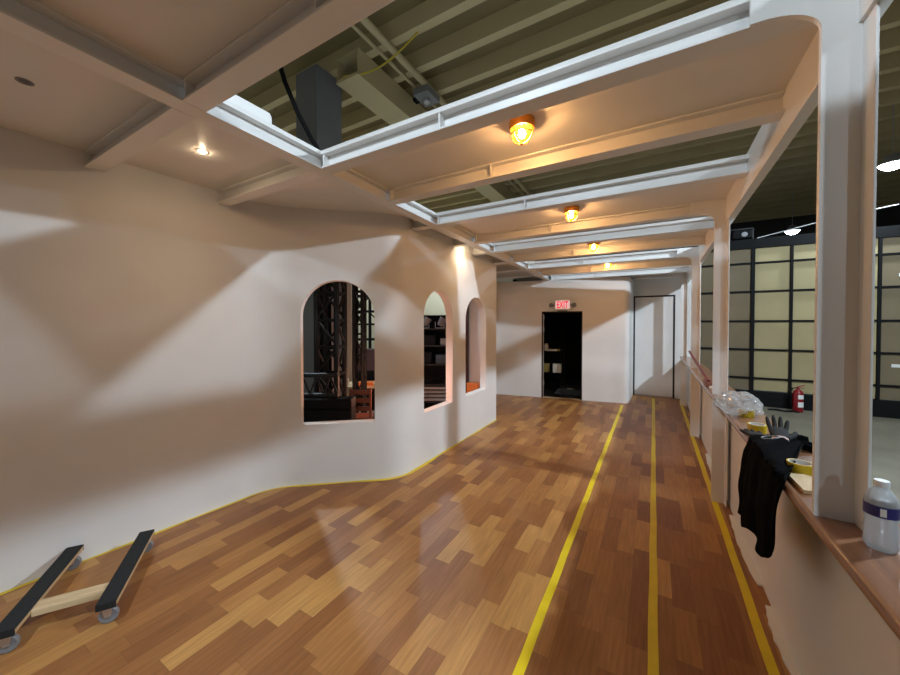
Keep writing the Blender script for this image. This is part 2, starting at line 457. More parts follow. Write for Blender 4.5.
# door wall at the far end of the passage
bm = bmesh.new(); YD = 9.46
zt2 = zb(9.4)
box(bm, -.46, -.425, YD, YD+.1, 0, zt2+.1); box(bm, .42, .80, YD, YD+.1, 0, zt2+.1); box(bm, -.425, .42, YD, YD+.1, 2.365, zt2+.1)
struct('wall_front', bm, 'wall')
bm = bmesh.new()
box(bm, -.425, -.390, YD-.004, YD+.09, 0, 2.365); box(bm, .385, .42, YD-.004, YD+.09, 0, 2.365); box(bm, -.390, .385, YD-.004, YD+.09, 2.33, 2.365); box(bm, -.390, .385, YD+.06, YD+.09, 0, 2.33)
dr = struct('door_2', bm, 'gap')
bm = bmesh.new(); box(bm, -.388, .383, YD+.004, YD+.055, .02, 2.328); obj('door_leaf', bm, 'wall', dr, bevel=.003)
bm = bmesh.new(); box(bm, -.3985, .3945, YD-.008, YD+.05, .001, .014); obj('threshold', bm, 'zinc', dr)

# ------------------------------------------------------------------ right half wall, rail, posts
bm = bmesh.new(); box(bm, .625, .70, -3.2, 9.455, -.03, .992); struct('wall_right', bm, 'wall')
bm = bmesh.new()
rng = random.Random(3)
for (ya, yb) in ((2.2, 2.75), (2.95, 3.9), (4.35, 5.6)):
    n = 14; pts = [(.6245, ya)]
    for i in range(n+1): pts.append((.600 - .022*math.sin(math.pi*i/n) - rng.random()*.010, ya+(yb-ya)*i/n))
    pts.append((.6245, yb))
    prism(bm, pts[::-1], .012, Matrix.Translation((0,0,.0004)))
struct('baseboard_right', bm, 'plaster')

def rail_prof():
    p = [(.475+.018, .99), (.70, .99), (.72, .995), (.728, 1.01), (.72, 1.026), (.70, 1.03), (.475+.018, 1.03)]
    for i in range(9):
        a = math.pi/2 + math.pi*i/8; p.append((.493 + .02*math.cos(a)*1.0, 1.01 + .02*math.sin(a)))
    return p
bm = bmesh.new()
prism(bm, [(x, z) for x, z in rail_prof()], 12.0, Matrix(((1,0,0,0),(0,0,-1,8.68),(0,1,0,0),(0,0,0,1))))
tag(obj('hand_rail', bm, 'rail', smooth=True), 'glossy brown wooden rail cap along the top of the right half wall', 'railing')

def post(name_label, y, lower, yb, top):
    """plate in the beam plane with knee bracket, and an outer flange"""
    t = thing('deck_post', name_label, 'post', (.55, y, 0 if lower else 1.03), group='white deck posts with knee brackets')
    x0, x1 = .49, .588; zlo = (0 if lower else 1.03) - t.location.z; zhi = top - t.location.z
    def loc(poly): return [(a-.55, b) for a, b in poly]
    mt = Matrix(((1,0,0,0),(0,0,-1,.011),(0,1,0,0),(0,0,0,1)))
    zu = zb(yb) - t.location.z
    # the knee and upright are one plate in the photo, split at the top of the upright
    up = [(.49, zlo), (x1, zlo), (x1, zu-.13), (.49, zu-.13)]
    b1 = bmesh.new(); prism(b1, loc(up), .022, mt); obj('upright_plate', b1, 'steel', t)
    kp = [(.30, zu+BD), (.30, zu-.002)] + [(.32+.17*math.sin(math.pi/2*i/14), zu-.002-.09*(1-math.cos(math.pi/2*i/14))) for i in range(15)] + [(.49, zu-.13), (x1, zu-.13), (x1, zu+BD)]
    b1 = bmesh.new(); prism(b1, loc(kp), .022, mt); obj('knee_bracket', b1, 'steel', t)
    b1 = bmesh.new(); box(b1, x1-.55, x1+.008-.55, -.09, .09, zlo, zu+BD); obj('outer_flange', b1, 'steel', t, bevel=.002)
    return t
TB = [-.05, .915, 1.765, 2.495, 3.295, 4.22, 4.84, 5.665, 6.48, 7.345, 8.17, 8.8]   # web planes; index 1 = T0
post('white post standing on the brown rail, nearest the camera', TB[2]-.062, False, TB[2], 3)
post('white post with curved bracket beside the plastic bag on the rail', TB[5]-.066, True, TB[5], 3)
post('brightly lit white post just left of the post by the plastic bag', TB[8]-.066, True, TB[8], 3)
post('shaded white post at far end, next to the white door', TB[11]-.066, True, TB[11], 3)

# ------------------------------------------------------------------ false deck: beams, girders, ceiling panels
XL, XF = -2.115, .589
def ibeam_x(bms, y, x0, x1, z, w=.11):
    box(bms['bottom_flange'], x0, x1, y-w/2, y+w/2, z, z+.012)
    box(bms['web'], x0, x1, y-.007, y+.007, z+.012, z+BD-.012)
    box(bms['top_flange'], x0, x1, y-w/2, y+w/2, z+BD-.012, z+BD)
labels = ['white cross beam nearest the camera, above the unlit left downlight',
 'broad white cross beam on the near edge of the largest roof opening',
 'lit white cross beam running into the nearest post bracket',
 'white cross beam just behind the nearest amber bulkhead lamp',
 'lit white cross beam on far edge of second roof opening',
 'orange lit cross beam meeting the post beside the plastic bag',
 'lit white cross beam on far edge of third roof opening',
 'orange lit cross beam behind the third amber lamp from the camera',
 'lit white cross beam meeting the brightly lit far post',
 'orange lit cross beam behind the farthest amber lamp',
 'lit white cross beam above the exit doorway wall, last lit one',
 'shaded white cross beam above the white door at the far end']
xleft = {0:-3.61, 1:-3.55, 2:-3.49, 3:XL, 4:-2.41, 5:-2.41, 6:-2.41, 7:-2.41, 8:-3.05, 9:-3.25, 10:XL, 11:-.42}
for i, y in enumerate(TB):
    z = zb(y)
    t = thing('ceiling_beam', labels[i], 'beam', (-.7, y, z), group='white cross beams of the deck ceiling')
    bms = {k: bmesh.new() for k in ('bottom_flange', 'web', 'top_flange')}
    xr = XF-.012
    segs = []
    if i <= 9:
        if xleft[i] < XL-.08: segs.append((xleft[i]+.004, XL-.057))
        segs.append((XL+.057, xr))
    else: segs.append((xleft[i]+.06, xr))
    for a, b in segs:
        ibeam_x(bms, 0, a+.7, b+.7, 0)
    for k in bms: obj(k, bms[k], 'steel', t, bevel=.0015)
    if i <= 10:
        xs = [XL+.075]; n = 3
        xs.append(-1.07)
        for xx in xs:
            b1 = bmesh.new()
            for sy in (-1, 1):
                box(b1, xx+.7-.006, xx+.7+.006, *( (-.05, -.007) if sy < 0 else (.007, .05)), .012, BD-.012)
            obj('stiffener', b1, 'steel', t)
# long girder on the left of the openings
def long_beam(name, label, x, y0, y1, w, parts, cat='beam'):
    t = thing(name, label, cat, (x, (y0+y1)/2, zb((y0+y1)/2)))
    ym = (y0+y1)/2; zm = zb(ym)
    for nm, xa, xb, za, zc in parts:
        b1 = bmesh.new()
        vs = box(b1, xa, xb, y0-ym, y1-ym, za, zc)
        for v in vs: v.co.z += zb(v.co.y+ym) - zm
        obj(nm, b1, 'steel', t, bevel=.0015)
    return t
L = long_beam('ceiling_girder', 'long white girder along the left edge of the roof openings', XL, -.6, 8.3, .11,
    [('bottom_flange', -.055, .055, 0, .012), ('web', -.007, .007, .012, BD-.012), ('top_flange', -.055, .055, BD-.012, BD)])
F_ = long_beam('fascia_girder', 'long white fascia girder over the row of posts', XF, -.9, 9.44, .1,
    [('bottom_flange', -.012, .042, -.115, -.103), ('web', -.012, -.003, -.103, .16)])
# ceiling panels: covered bays and the left strip
bm = bmesh.new()
def panel(x0, x1, y0, y1):
    vs = box(bm, x0, x1, y0, y1, 0, .018)
    for v in vs: v.co.z += zb(v.co.y) + BD + .0005
def panel_poly(poly):
    lo = [bm.verts.new((x, y, zb(y)+BD+.0005)) for x, y in poly]; hi = [bm.verts.new((x, y, zb(y)+BD+.0185)) for x, y in poly]
    bm.faces.new(lo[::-1]); bm.faces.new(hi)
    for i in range(len(poly)): bm.faces.new((lo[i], lo[(i+1)%len(poly)], hi[(i+1)%len(poly)], hi[i]))
panel(XL+.05, XF-.012, -.05-.05, .965)
for a, b in ((2,3),(4,5),(6,7),(8,9)): panel(XL+.05, XF-.012, TB[a]-.05, TB[b]+.055)
panel(XL+.05, XF-.012, 8.12, 9.44)
panel(-3.95, XL+.05, -3.2, 9.44)
struct('ceiling', bm, 'ceil')
# upstand board along the first opening
bm = bmesh.new(); prism(bm, [(.62,0),(1.36,0),(1.36,.05),(1.345,.07),(.62,.07)], .018, Matrix(((0,0,1,-2.11),(1,0,0,0),(0,1,0,zb(1)+BD+.02),(0,0,0,1))))
tag(centred(obj('upstand_board', bm, 'steel')), 'white board standing on the left edge of the largest roof opening', 'board')

# ------------------------------------------------------------------ fixtures on the false deck
def bulkhead(x, y, label, first=None):
    z = zb(y)+BD
    if first:
        c = copy_tree(first); c.location = (x, y, z); c['label'] = label; return c
    t = thing('bulkhead_lamp', label, 'lamp', (x, y, z), group='amber bulkhead lamps on the deck ceiling')
    b = bmesh.new(); lathe(b, [(0,0),(.074,0),(.076,-.01),(.076,-.04),(.070,-.052),(.058,-.052),(.058,-.02),(0,-.02)], 32); obj('lamp_base', b, 'brass', t, smooth=True)
    b = bmesh.new(); pr = [(.056,-.045)]
    for i in range(1, 9):
        a = math.pi/2*i/8; pr.append((.054*math.cos(a) if i < 8 else 0, -.075-.055*math.sin(a)))
    lathe(b, pr, 32); obj('lamp_glass', b, 'amber', t, smooth=True)
    b = bmesh.new()
    for k in range(3):
        a = math.pi*k/3; pts = []
        for i in range(17):
            p = math.pi*i/16; r = .061*math.cos(p); pts.append((r*math.cos(a), r*math.sin(a), -.078-.060*math.sin(p)))
        pts = [(pts[0][0], pts[0][1], -.045)] + pts + [(pts[-1][0], pts[-1][1], -.045)]
        tube(b, pts, .0032, 6)
    tube(b, [(.062*math.cos(2*math.pi*i/24), .062*math.sin(2*math.pi*i/24), -.080) for i in range(24)], .0032, 6, closed=True)
    obj('lamp_cage', b, 'brass', t, smooth=True)
    b = bmesh.new(); lathe(b, [(0,-.048),(.012,-.05),(.02,-.068),(.022,-.082),(.015,-.098),(0,-.104)], 16); obj('light_bulb', b, 'bulb', t, smooth=True)
    return t
b0 = bulkhead(-.69, 2.04, 'amber caged bulkhead lamp nearest the camera')
bulkhead(-.735, 3.73, 'second amber bulkhead lamp, between second and third roof openings', b0)
bulkhead(-.74, 5.30, 'third amber bulkhead lamp, seen above the fourth roof opening', b0)
bulkhead(-.73, 6.92, 'farthest amber bulkhead lamp, nearest the exit wall', b0)

def downlight(x, y, lit, label, power=0, tilt=0):
    z = zb(y)+BD
    t = thing('recessed_downlight', label, 'downlight', (x, y, z), group='recessed downlights in the left ceiling')
    b = bmesh.new(); lathe(b, [(.024,.0),(.033,0),(.033,-.003),(.024,-.004),(.021,-.0005),(.024,0)], 28); obj('trim_ring', b, 'steel' if lit else 'grey', t, smooth=True)
    b = bmesh.new(); lathe(b, [(0,-.014 if lit else -.003),(.012,-.011 if lit else -.003),(.019,-.005 if lit else -.003),(.022,-.001),(0,-.001)], 24); obj('lens', b, 'spotled' if lit else 'unlit', t, smooth=True)
    if lit:
        l = bpy.data.lights.new('downlight_beam', 'SPOT'); l.energy = power; l.color = (1.0, .74, .45); l.spot_size = R(120 if not tilt else 62); l.spot_blend = .9; l.shadow_soft_size = .025
        o = bpy.data.objects.new('downlight_beam', l); COL.objects.link(o); o.parent = t; o.location = (0, 0, -.02); o.rotation_euler = (0, tilt, 0)
    return t
downlight(-2.78, 1.28, True, 'lit warm downlight in the left ceiling behind the broad beam', 9)
downlight(-2.79, .47, False, 'unlit dark round downlight in the near left ceiling')
downlight(-2.27, 4.42, True, 'warm downlight between the two narrow arched windows', 10)

# exit sign with two emergency heads
EX = ew((du0+du1)/2 + .0, -.03, 2.0)
t = thing('exit_sign', 'red lit EXIT sign over the black doorway with two emergency lamp heads', 'sign', ew((du0+du1)/2+.02, 0, 2.005), math.atan2(d.y, d.x))
b = bmesh.new(); rbox(b, -.165, .165, -.05, 0, .005, .235, .008); obj('sign_housing', b, 'signw', t)
b = bmesh.new(); box(b, -.155, .155, -.054, -.050, .04, .222); obj('sign_face', b, 'exitface', t)
b = bmesh.new(); box(b, -.10, .10, -.045, -.005, -.02, .005); obj('canopy_plate', b, 'grey', t)
cu = bpy.data.curves.new('lettering', 'FONT'); cu.body = 'EXIT'; cu.size = .215; cu.align_x = 'CENTER'; cu.extrude = .003; cu.offset = .004
to = bpy.data.objects.new('lettering_tmp', cu); COL.objects.link(to)
bpy.context.view_layer.update()
me = bpy.data.meshes.new_from_object(to.evaluated_get(bpy.context.evaluated_depsgraph_get()))
bpy.data.objects.remove(to); me.name = 'lettering'; me.materials.clear(); me.materials.append(M['exit'])
me.transform(Matrix.Rotation(R(90), 4, 'X')); me.transform(Matrix.Scale(.56, 4, (1,0,0)))
xs_ = [v.co.x for v in me.vertices]; me.transform(Matrix.Translation((-(min(xs_)+max(xs_))/2, -.056, .055)))
lo_ = bpy.data.objects.new('lettering', me); COL.objects.link(lo_); lo_.parent = t
for sx in (-1, 1):
    b = bmesh.new()
    tube(b, [(sx*.165, -.03, .12), (sx*.205, -.035, .12)], .012, 8)
    lathe(b, [(0,-.04),(.03,-.038),(.045,-.01),(.05,.03),(.045,.036),(0,.036)], 20, Matrix.Translation((sx*.235, -.04, .12)) @ Matrix.Rotation(sx*R(25), 4, 'Z') @ Matrix.Rotation(R(90), 4, 'X'))
    obj('lamp_head', b, 'grey', t, smooth=True)

# ------------------------------------------------------------------ things in the dark room behind the exit doorway
t = thing('shelf_rack', 'dark rack with two shelves inside the black doorway', 'shelf', (-2.28, 8.95, .004))
for z in (1.0, .47):
    b = bmesh.new(); box(b, -.4, .33, -.2, .2, z, z+.025); obj('shelf_board', b, 'black', t)
for x in (-.385, .315):
    for y in (-.185, .185):
        b = bmesh.new(); box(b, x-.015, x+.015, y-.015, y+.015, 0, 1.6); obj('upright', b, 'black', t)
def small_box(name, label, cat, m, x, y, z, w, dd, h, rz=0, group=None):
    b = bmesh.new(); rbox(b, -w/2, w/2, -dd/2, dd/2, 0, h, min(.006, h*.2))
    o = obj(name, b, m, loc=(x, y, z)); o.rotation_euler.z = rz
    return tag(o, label, cat, group)
t = thing('white_jar', 'pale upright jar on the upper shelf inside the black doorway', 'jar', (-2.33, 8.83, 1.03))
b = bmesh.new(); lathe(b, [(0,0),(.05,0),(.052,.01),(.052,.13),(.04,.15),(0,.15)], 20); obj('jar_body', b, 'paper', t, smooth=True)
b = bmesh.new(); lathe(b, [(0,.15),(.042,.15),(.042,.175),(0,.178)], 20); obj('lid', b, 'offwhite', t, smooth=True)
small_box('paper_stack', 'low pale paper stack on the upper shelf inside the black doorway', 'paper', 'paper', -2.2, 8.82, 1.03, .26, .16, .045, .2)
small_box('yellow_carton', 'small yellow carton right of the papers on the upper shelf', 'box', 'yellowish', -2.02, 8.84, 1.03, .1, .12, .05)
small_box('cardboard_box', 'dull yellow box on the lower shelf inside the black doorway', 'box', 'yellowish', -2.42, 8.84, .50, .3, .22, .2)
small_box('carton_box', 'pale carton right of the dull box on the lower shelf', 'box', 'offwhite', -2.06, 8.83, .50, .2, .2, .22, .15)
b = bmesh.new()
for i in range(4):
    rbox(b, -.42+.02*i, .42-.03*i, -.35, .35, .03*i, .03*i+.028, .01)
tag(obj('folded_sheet', b, 'bluegrey', loc=(-1.66, 9.0, .004)), 'blue grey folded sheets low on the floor inside the black doorway', 'sheet')
small_box('paper_scrap', 'small white paper scrap on the folded sheets inside the doorway', 'paper', 'paper', -1.74, 8.78, .125, .14, .05, .008, .4)

# ------------------------------------------------------------------ warehouse shell
bm = bmesh.new()
box(bm, -9.5, 9.5, -8.5, 17.5, WH, WH+.1)
struct('ceiling.001', bm, 'deck')
bm = bmesh.new()
y = -8.2
while y < 17.4:                                          # profiled deck: close-set ribs along x
    box(bm, -9.5, 9.5, y-.06, y+.06, WH-.26, WH); y += .60
struct('ceiling_ribs', bm, 'joist')
bm = bmesh.new(); box(bm, -9.6, -9.5, -8.5, 17.5, -.03, WH); struct('wall_backstage', bm, 'backwall')
bm = bmesh.new(); box(bm, 9.5, 9.6, -8.5, 17.5, -.03, WH); struct('wall_east', bm, 'darkwall')
bm = bmesh.new(); box(bm, -9.5, 9.5, 17.5, 17.6, -.03, WH); struct('wall_north', bm, 'darkwall')
bm = bmesh.new(); box(bm, -9.5, 9.5, -8.6, -8.5, -.03, WH); struct('wall_south', bm, 'darkwall')
bm = bmesh.new(); box(bm, -9.5, -3.3, 10.95, 11.05, -.03, WH); struct('wall_backstage_end', bm, 'backwall')

# building column and girder
b = bmesh.new()
box(b, -.24, .24, -.24, .24, 0, WH-.24)
co = obj('steel_column', b, 'slate', loc=(-4.55, 3.75, -.03), bevel=.01)
tag(co, 'tall slate grey building column behind the arched wall, seen in roof opening', 'column')
t = thing('roof_girder', 'pale olive roof girder running lengthwise above the left roof edge', 'girder', (-3.785, 10.0, WH-.63))
b = bmesh.new(); box(b, -.215, .215, -6.4, 7.2, 0, .04); obj('bottom_plate', b, 'joist', t)
for x in (-.21, .19):
    b = bmesh.new(); box(b, x, x+.02, -6.39, 7.2, .04, .34); obj('side_plate', b, 'joist', t)
b = bmesh.new(); box(b, -.215, .215, -6.4, 7.2, .34, .369); obj('top_plate', b, 'joist', t)
for x, z, r, lab in ((-3.15, WH-.31, .05, 'thick tan pipe running lengthwise under the roof joists'), (-3.35, WH-.29, .025, 'thin tan conduit beside the thick roof pipe')):
    b = bmesh.new(); tube(b, [(x, -6, z), (x, 12, z)], r, 14); tag(centred(obj('roof_pipe', b, 'joist', smooth=True)), lab, 'pipe')
t = thing('pipe_clamp', 'dark clamp cluster on the roof pipe above the first opening', 'clamp', (-3.2, 4.75, WH-.47))
b = bmesh.new(); rbox(b, -.14, .14, -.18, .18, 0, .11, .01); obj('box_body', b, 'grey', t)
b = bmesh.new(); lathe(b, [(0,0),(.05,0),(.055,-.05),(.03,-.07),(0,-.07)], 18); obj('cap', b, 'zinc', t, smooth=True)
b = bmesh.new(); box(b, -.24, -.14, -.05, .05, .02, .07); obj('bracket', b, 'black', t)
b = bmesh.new(); pts = []
for i in range(25):
    q = i/24; pts.append((-3.86+1.15*q, 3.60+.22*q, 5.23+.31*q-.16*math.sin(math.pi*q)))
tube(b, pts, .012, 8); tag(centred(obj('yellow_cable', b, 'cable', smooth=True)), 'yellow cable hanging under the roof above the largest opening', 'cable')
b = bmesh.new(); tube(b, [(-3.66, 2.44, 4.72), (-3.60, 2.50, 4.42), (-3.50, 2.58, 4.10), (-3.38, 2.68, 3.80), (-3.2, 2.80, 3.45), (-3.05, 2.86, 2.96)], .026, 10)
tag(centred(obj('black_hose', b, 'black', smooth=True)), 'black hose slanting down in front of the grey column', 'hose')
b = bmesh.new(); tube(b, [(-2.55, -.5, 3.22), (-2.55, 6.5, 3.12)], .03, 10)
tag(centred(obj('black_batten', b, 'blackmetal', smooth=True)), 'black pipe lying lengthwise above the left roof edge', 'pipe')

# ------------------------------------------------------------------ partition of framed boards beyond the railing
PY = 9.66; GX = .605; X0 = 1.81; Z0 = -.03
t = thing('board_partition', 'tall partition of beige boards in a dark frame beyond the railing', 'partition', (5.0, PY, -.03))
zr = [.28, .553, 1.158, 1.762, 2.386, 2.988, 3.33]
cols = [X0+GX*k for k in range(-2, 13)]
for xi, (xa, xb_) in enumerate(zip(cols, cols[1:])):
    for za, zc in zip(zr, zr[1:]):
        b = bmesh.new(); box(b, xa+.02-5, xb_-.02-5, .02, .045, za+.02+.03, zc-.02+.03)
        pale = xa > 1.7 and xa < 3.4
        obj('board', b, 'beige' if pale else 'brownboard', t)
for x in cols:
    b = bmesh.new(); w = .030 if abs(x-1.81) < .01 else .021; box(b, x-w-5, x+w-5, -.03, .06, .0, zr[-1]+.06); obj('frame_upright', b, 'black', t)
for z in zr[1:-1]:
    b = bmesh.new(); box(b, cols[0]-5, cols[-1]-5, -.02, .05, z+.03-.018, z+.03+.018); obj('frame_rail', b, 'black', t)
b = bmesh.new(); box(b, cols[0]-5, cols[-1]-5, -.035, .06, zr[-1], zr[-1]+.2); obj('top_beam', b, 'black', t)
b = bmesh.new(); box(b, cols[0]-5, cols[-1]-5, -.05, .06, 0, .31); obj('plinth', b, 'black', t)
for x, z in ((3.93, 2.60), (3.86, .93), (1.33, 2.72), (1.33, 1.58)):
    b = bmesh.new(); box(b, x-.06-5, x+.06-5, .014, .02, z, z+.06); obj('sticker', b, 'paper', t)
# wire and black gear above the partition
b = bmesh.new(); tube(b, [(1.86, 9.6, 3.50), (2.3, 9.5, 3.58), (3.0, 9.4, 3.72), (3.7, 9.3, 3.80)], .007, 8); tag(centred(obj('overhead_wire', b, 'cap', smooth=True)), 'white wire strung above the beige partition', 'wire')
t = thing('stage_projector', 'black projector rig above the partition beside the far posts', 'projector', (1.62, 9.75, 3.50))
b = bmesh.new(); rbox(b, -.16, .16, -.15, .15, .02, .2, .02); obj('projector_body', b, 'black', t)
b = bmesh.new(); lathe(b, [(0,.03),(.05,.03),(.055,-.0),(.03,-.01),(0,-.005)], 16, Matrix.Translation((.03,-.15,.1)) @ Matrix.Rotation(R(90),4,'X')); obj('projector_lens', b, 'grey', t, smooth=True)
b = bmesh.new(); bar(b, (-.2,0,.0), (-.2,0,.25), .02); bar(b, (.2,0,.0), (.2,0,.25), .02); bar(b, (-.2,0,.25), (.2,0,.25), .02); bar(b, (-.2,0,.01), (.2,0,.01), .02); obj('yoke_frame', b, 'blackmetal', t)

# fire extinguisher
t = thing('fire_extinguisher', 'red fire extinguisher on the floor before the beige partition', 'fire extinguisher', (2.47, 9.40, -.03))
b = bmesh.new(); lathe(b, [(0,0),(.075,0),(.08,.01),(.08,.36),(.07,.40),(.04,.43),(.025,.44),(0,.44)], 28); obj('cylinder', b, 'red', t, smooth=True)
b = bmesh.new(); lathe(b, [(.0805,.1),(.0812,.1),(.0812,.2),(.0805,.2)], 28, None); 
bmesh.ops.delete(b, geom=[v for v in b.verts if not (v.co.y < -.02 and v.co.x > -.02)], context='VERTS'); obj('lower_label', b, 'paper', t)
b = bmesh.new(); lathe(b, [(.0805,.26),(.0812,.26),(.0812,.34),(.0805,.34)], 28, None)
bmesh.ops.delete(b, geom=[v for v in b.verts if not (v.co.y < -.02 and v.co.x > -.02)], context='VERTS'); obj('upper_label', b, 'paper', t)
b = bmesh.new(); lathe(b, [(0,.44),(.022,.44),(.022,.48),(0,.485)], 16); bar(b, (-.02,0,.48), (.09,0,.53), .02, .012); bar(b, (-.02,0,.47), (.09,0,.475), .02, .012); obj('valve_handle', b, 'red', t)
b = bmesh.new(); tube(b, [(-.02,0,.47),(-.08,0,.46),(-.105,0,.38),(-.1,0,.2),(-.095,0,.12)], .011, 8); obj('hose', b, 'black', t, smooth=True)
b = bmesh.new(); tube(b, [(0,0,.012),(.12,.03,.012),(.25,-.04,.012),(.36,.02,.012),(.46,-.02,.014)], [.02,.026,.02,.024,.01], 8)
tag(obj('black_cable', b, 'black', loc=(2.0, 9.28, -.03), smooth=True), 'black cable piece on the concrete left of the fire extinguisher', 'cable')

# ------------------------------------------------------------------ backstage clutter seen through the arches
def truss_tower(name, label, x, y, z0, z1, w, rz=0, r=.028, step=.5):
    t = thing(name, label, 'truss', (x, y, z0), rz)
    h = z1-z0; q = w/2
    for sx in (-1,1):
        for sy in (-1,1):
            b = bmesh.new(); tube(b, [(sx*q, sy*q, 0), (sx*q, sy*q, h)], r, 8); obj('chord', b, 'blackmetal', t, smooth=True)
    n = max(1, int(h/step))
    for f in range(4):
        b = bmesh.new()
        c = [(-q,-q),(q,-q),(q,q),(-q,q)]; (xa,ya),(xb2,yb2) = c[f], c[(f+1)%4]
        for k in range(n):
            za, zc = h*k/n, h*(k+1)/n
            tube(b, [(xa,ya,za+.02),(xb2,yb2,zc-.02)] if k % 2 else [(xb2,yb2,za+.02),(xa,ya,zc-.02)], r*.5, 6)
            tube(b, [(xa,ya,zc-.02),(xb2,yb2,zc-.02)], r*.6, 6)
        obj('lacing', b, 'blackmetal', t)
    return t
truss_tower('truss_tower', 'wide black truss tower filling the middle of the largest arch', -3.76, 3.27, -.03, 2.85, .27, R(25), .038, .36)
truss_tower('truss_tower', 'slim black truss tower at the right of the largest arch', -3.86, 3.90, -.03, 2.85, .13, R(25), .026, .3)
b = bmesh.new(); rbox(b, -.115, .115, -.012, .012, 0, 2.8, .003); o = obj('black_flat', b, 'black', loc=(-4.02, 3.36, -.03)); o.rotation_euler.z = R(30)
tag(o, 'narrow black flat standing behind the wide truss tower', 'panel')
t = thing('road_case', 'big black road case below the truss in the largest arch', 'case', (-3.46, 2.82, -.03), R(30))
b = bmesh.new(); rbox(b, -.36, .42, -.10, .10, .08, .72, .015); obj('case_body', b, 'black', t)
b = bmesh.new(); rbox(b, -.36, .42, -.10, .10, .725, .85, .015); obj('case_lid', b, 'black', t)
for sx in (-.3,.34):
    for sy in (-.07,.07):
        b = bmesh.new(); lathe(b, [(0,-.02),(.04,-.02),(.04,.02),(0,.02)], 14, Matrix.Translation((sx,sy,.04)) @ Matrix.Rotation(R(90),4,'X')); obj('wheel', b, 'rubber', t, smooth=True)
b = bmesh.new(); rbox(b, -.05, .09, -.112, -.098, .4, .48, .004); obj('handle', b, 'zinc', t)
# horizontal truss lying on the case
t = thing('truss_beam', 'dark horizontal truss low in the left of the largest arch', 'truss', (-3.46, 2.82, .822), R(30))
for z in (0, .24):
    b = bmesh.new(); rbox(b, -.30, .24, -.035, .035, z, z+.05, .01); obj('chord', b, 'blackmetal', t)
b = bmesh.new()
for k in range(3):
    xa = -.27+.165*k
    bar(b, (xa,0,.04), (xa+.08,0,.25), .018); bar(b, (xa+.08,0,.25), (xa+.165,0,.04), .018)
obj('lacing', b, 'blackmetal', t)
t = thing('work_table', 'cluttered work table at the lower right of the largest arch', 'table', (-4.28, 4.50, -.03), R(42))
b = bmesh.new(); rbox(b, -.45, .45, -.28, .28, .66, .70, .006); obj('table_top', b, 'pine', t)
for sx in (-.4,.4):
    for sy in (-.23,.23):
        b = bmesh.new(); box(b, sx-.025, sx+.025, sy-.025, sy+.025, 0, .66); obj('leg', b, 'offwhite', t)
small_box('orange_tray', 'orange tray on the work table in the largest arch', 'tray', 'orange', -4.22, 4.36, .672, .32, .2, .05, R(40))
small_box('paper_pile', 'white papers on the right of the work table in the arch', 'paper', 'paper', -4.06, 4.66, .672, .24, .26, .03, R(35))
small_box('white_cup', 'small white cup-like box at left end of the work table', 'cup', 'paper', -4.50, 4.24, .672, .07, .07, .1, R(35))
small_box('case_stand', 'dark trestle block carrying the maroon equipment case', 'stand', 'black', -5.02, 5.30, -.03, .7, .3, .80, R(42))
small_box('maroon_case', 'dull maroon equipment case standing behind the work table', 'case', 'maroon', -5.02, 5.30, .772, .74, .34, .42, R(42))
t = thing('wooden_chair', 'red brown wooden chair low in the largest arch before the table', 'chair', (-3.47, 3.55, -.03), R(215))
b = bmesh.new(); rbox(b, -.15, .15, -.15, .15, .44, .47, .01); obj('seat', b, 'chairwood', t)
for sx in (-.13,.13):
    b = bmesh.new(); bar(b, (sx,-.13,0), (sx,-.13,.44), .03); obj('leg', b, 'chairwood', t)
    b = bmesh.new(); bar(b, (sx,.13,0), (sx,.13,.86), .03); obj('leg', b, 'chairwood', t)
b = bmesh.new()
for z in (.56,.67,.78): rbox(b, -.13, .13, .122, .14, z, z+.065, .006)
obj('backrest', b, 'chairwood', t)
b = bmesh.new(); bar(b, (-.13,-.13,.2), (-.13,.13,.2), .02); bar(b, (.13,-.13,.2), (.13,.13,.2), .02); bar(b, (-.13,0,.2), (.13,0,.2), .02); obj('stretcher', b, 'chairwood', t)
t = thing('pipe_shelving', 'dark open shelving against the pale wall, right side of largest arch', 'shelf', (-5.75, 6.15, -.03), R(40))
for z in (.6,1.0,1.35,1.7,2.0,2.35,2.75):
    b = bmesh.new(); box(b, -.95, .95, -.2, .2, z, z+.045); obj('shelf_board', b, 'black', t)
for x in (-.93,0,.93):
    for y in (-.18,.18):
        b = bmesh.new(); bar(b, (x,y,0), (x,y,2.9), .05); obj('upright', b, 'black', t)
b = bmesh.new(); bar(b, (-.93,-.2,1.35), (0,-.2,2.35), .03); obj('brace', b, 'black', t)
b = bmesh.new(); bar(b, (0,-.2,2.0), (.93,-.2,1.0), .03); obj('brace', b, 'black', t)
b = bmesh.new(); rbox(b, -.06, .06, -.02, .02, 0, 4.4, .005); o = obj('timber_board', b, 'offwhite', loc=(-4.95, 4.72, -.03)); o.rotation_euler.z = R(35)
tag(o, 'pale upright board glimpsed between the truss towers', 'board')
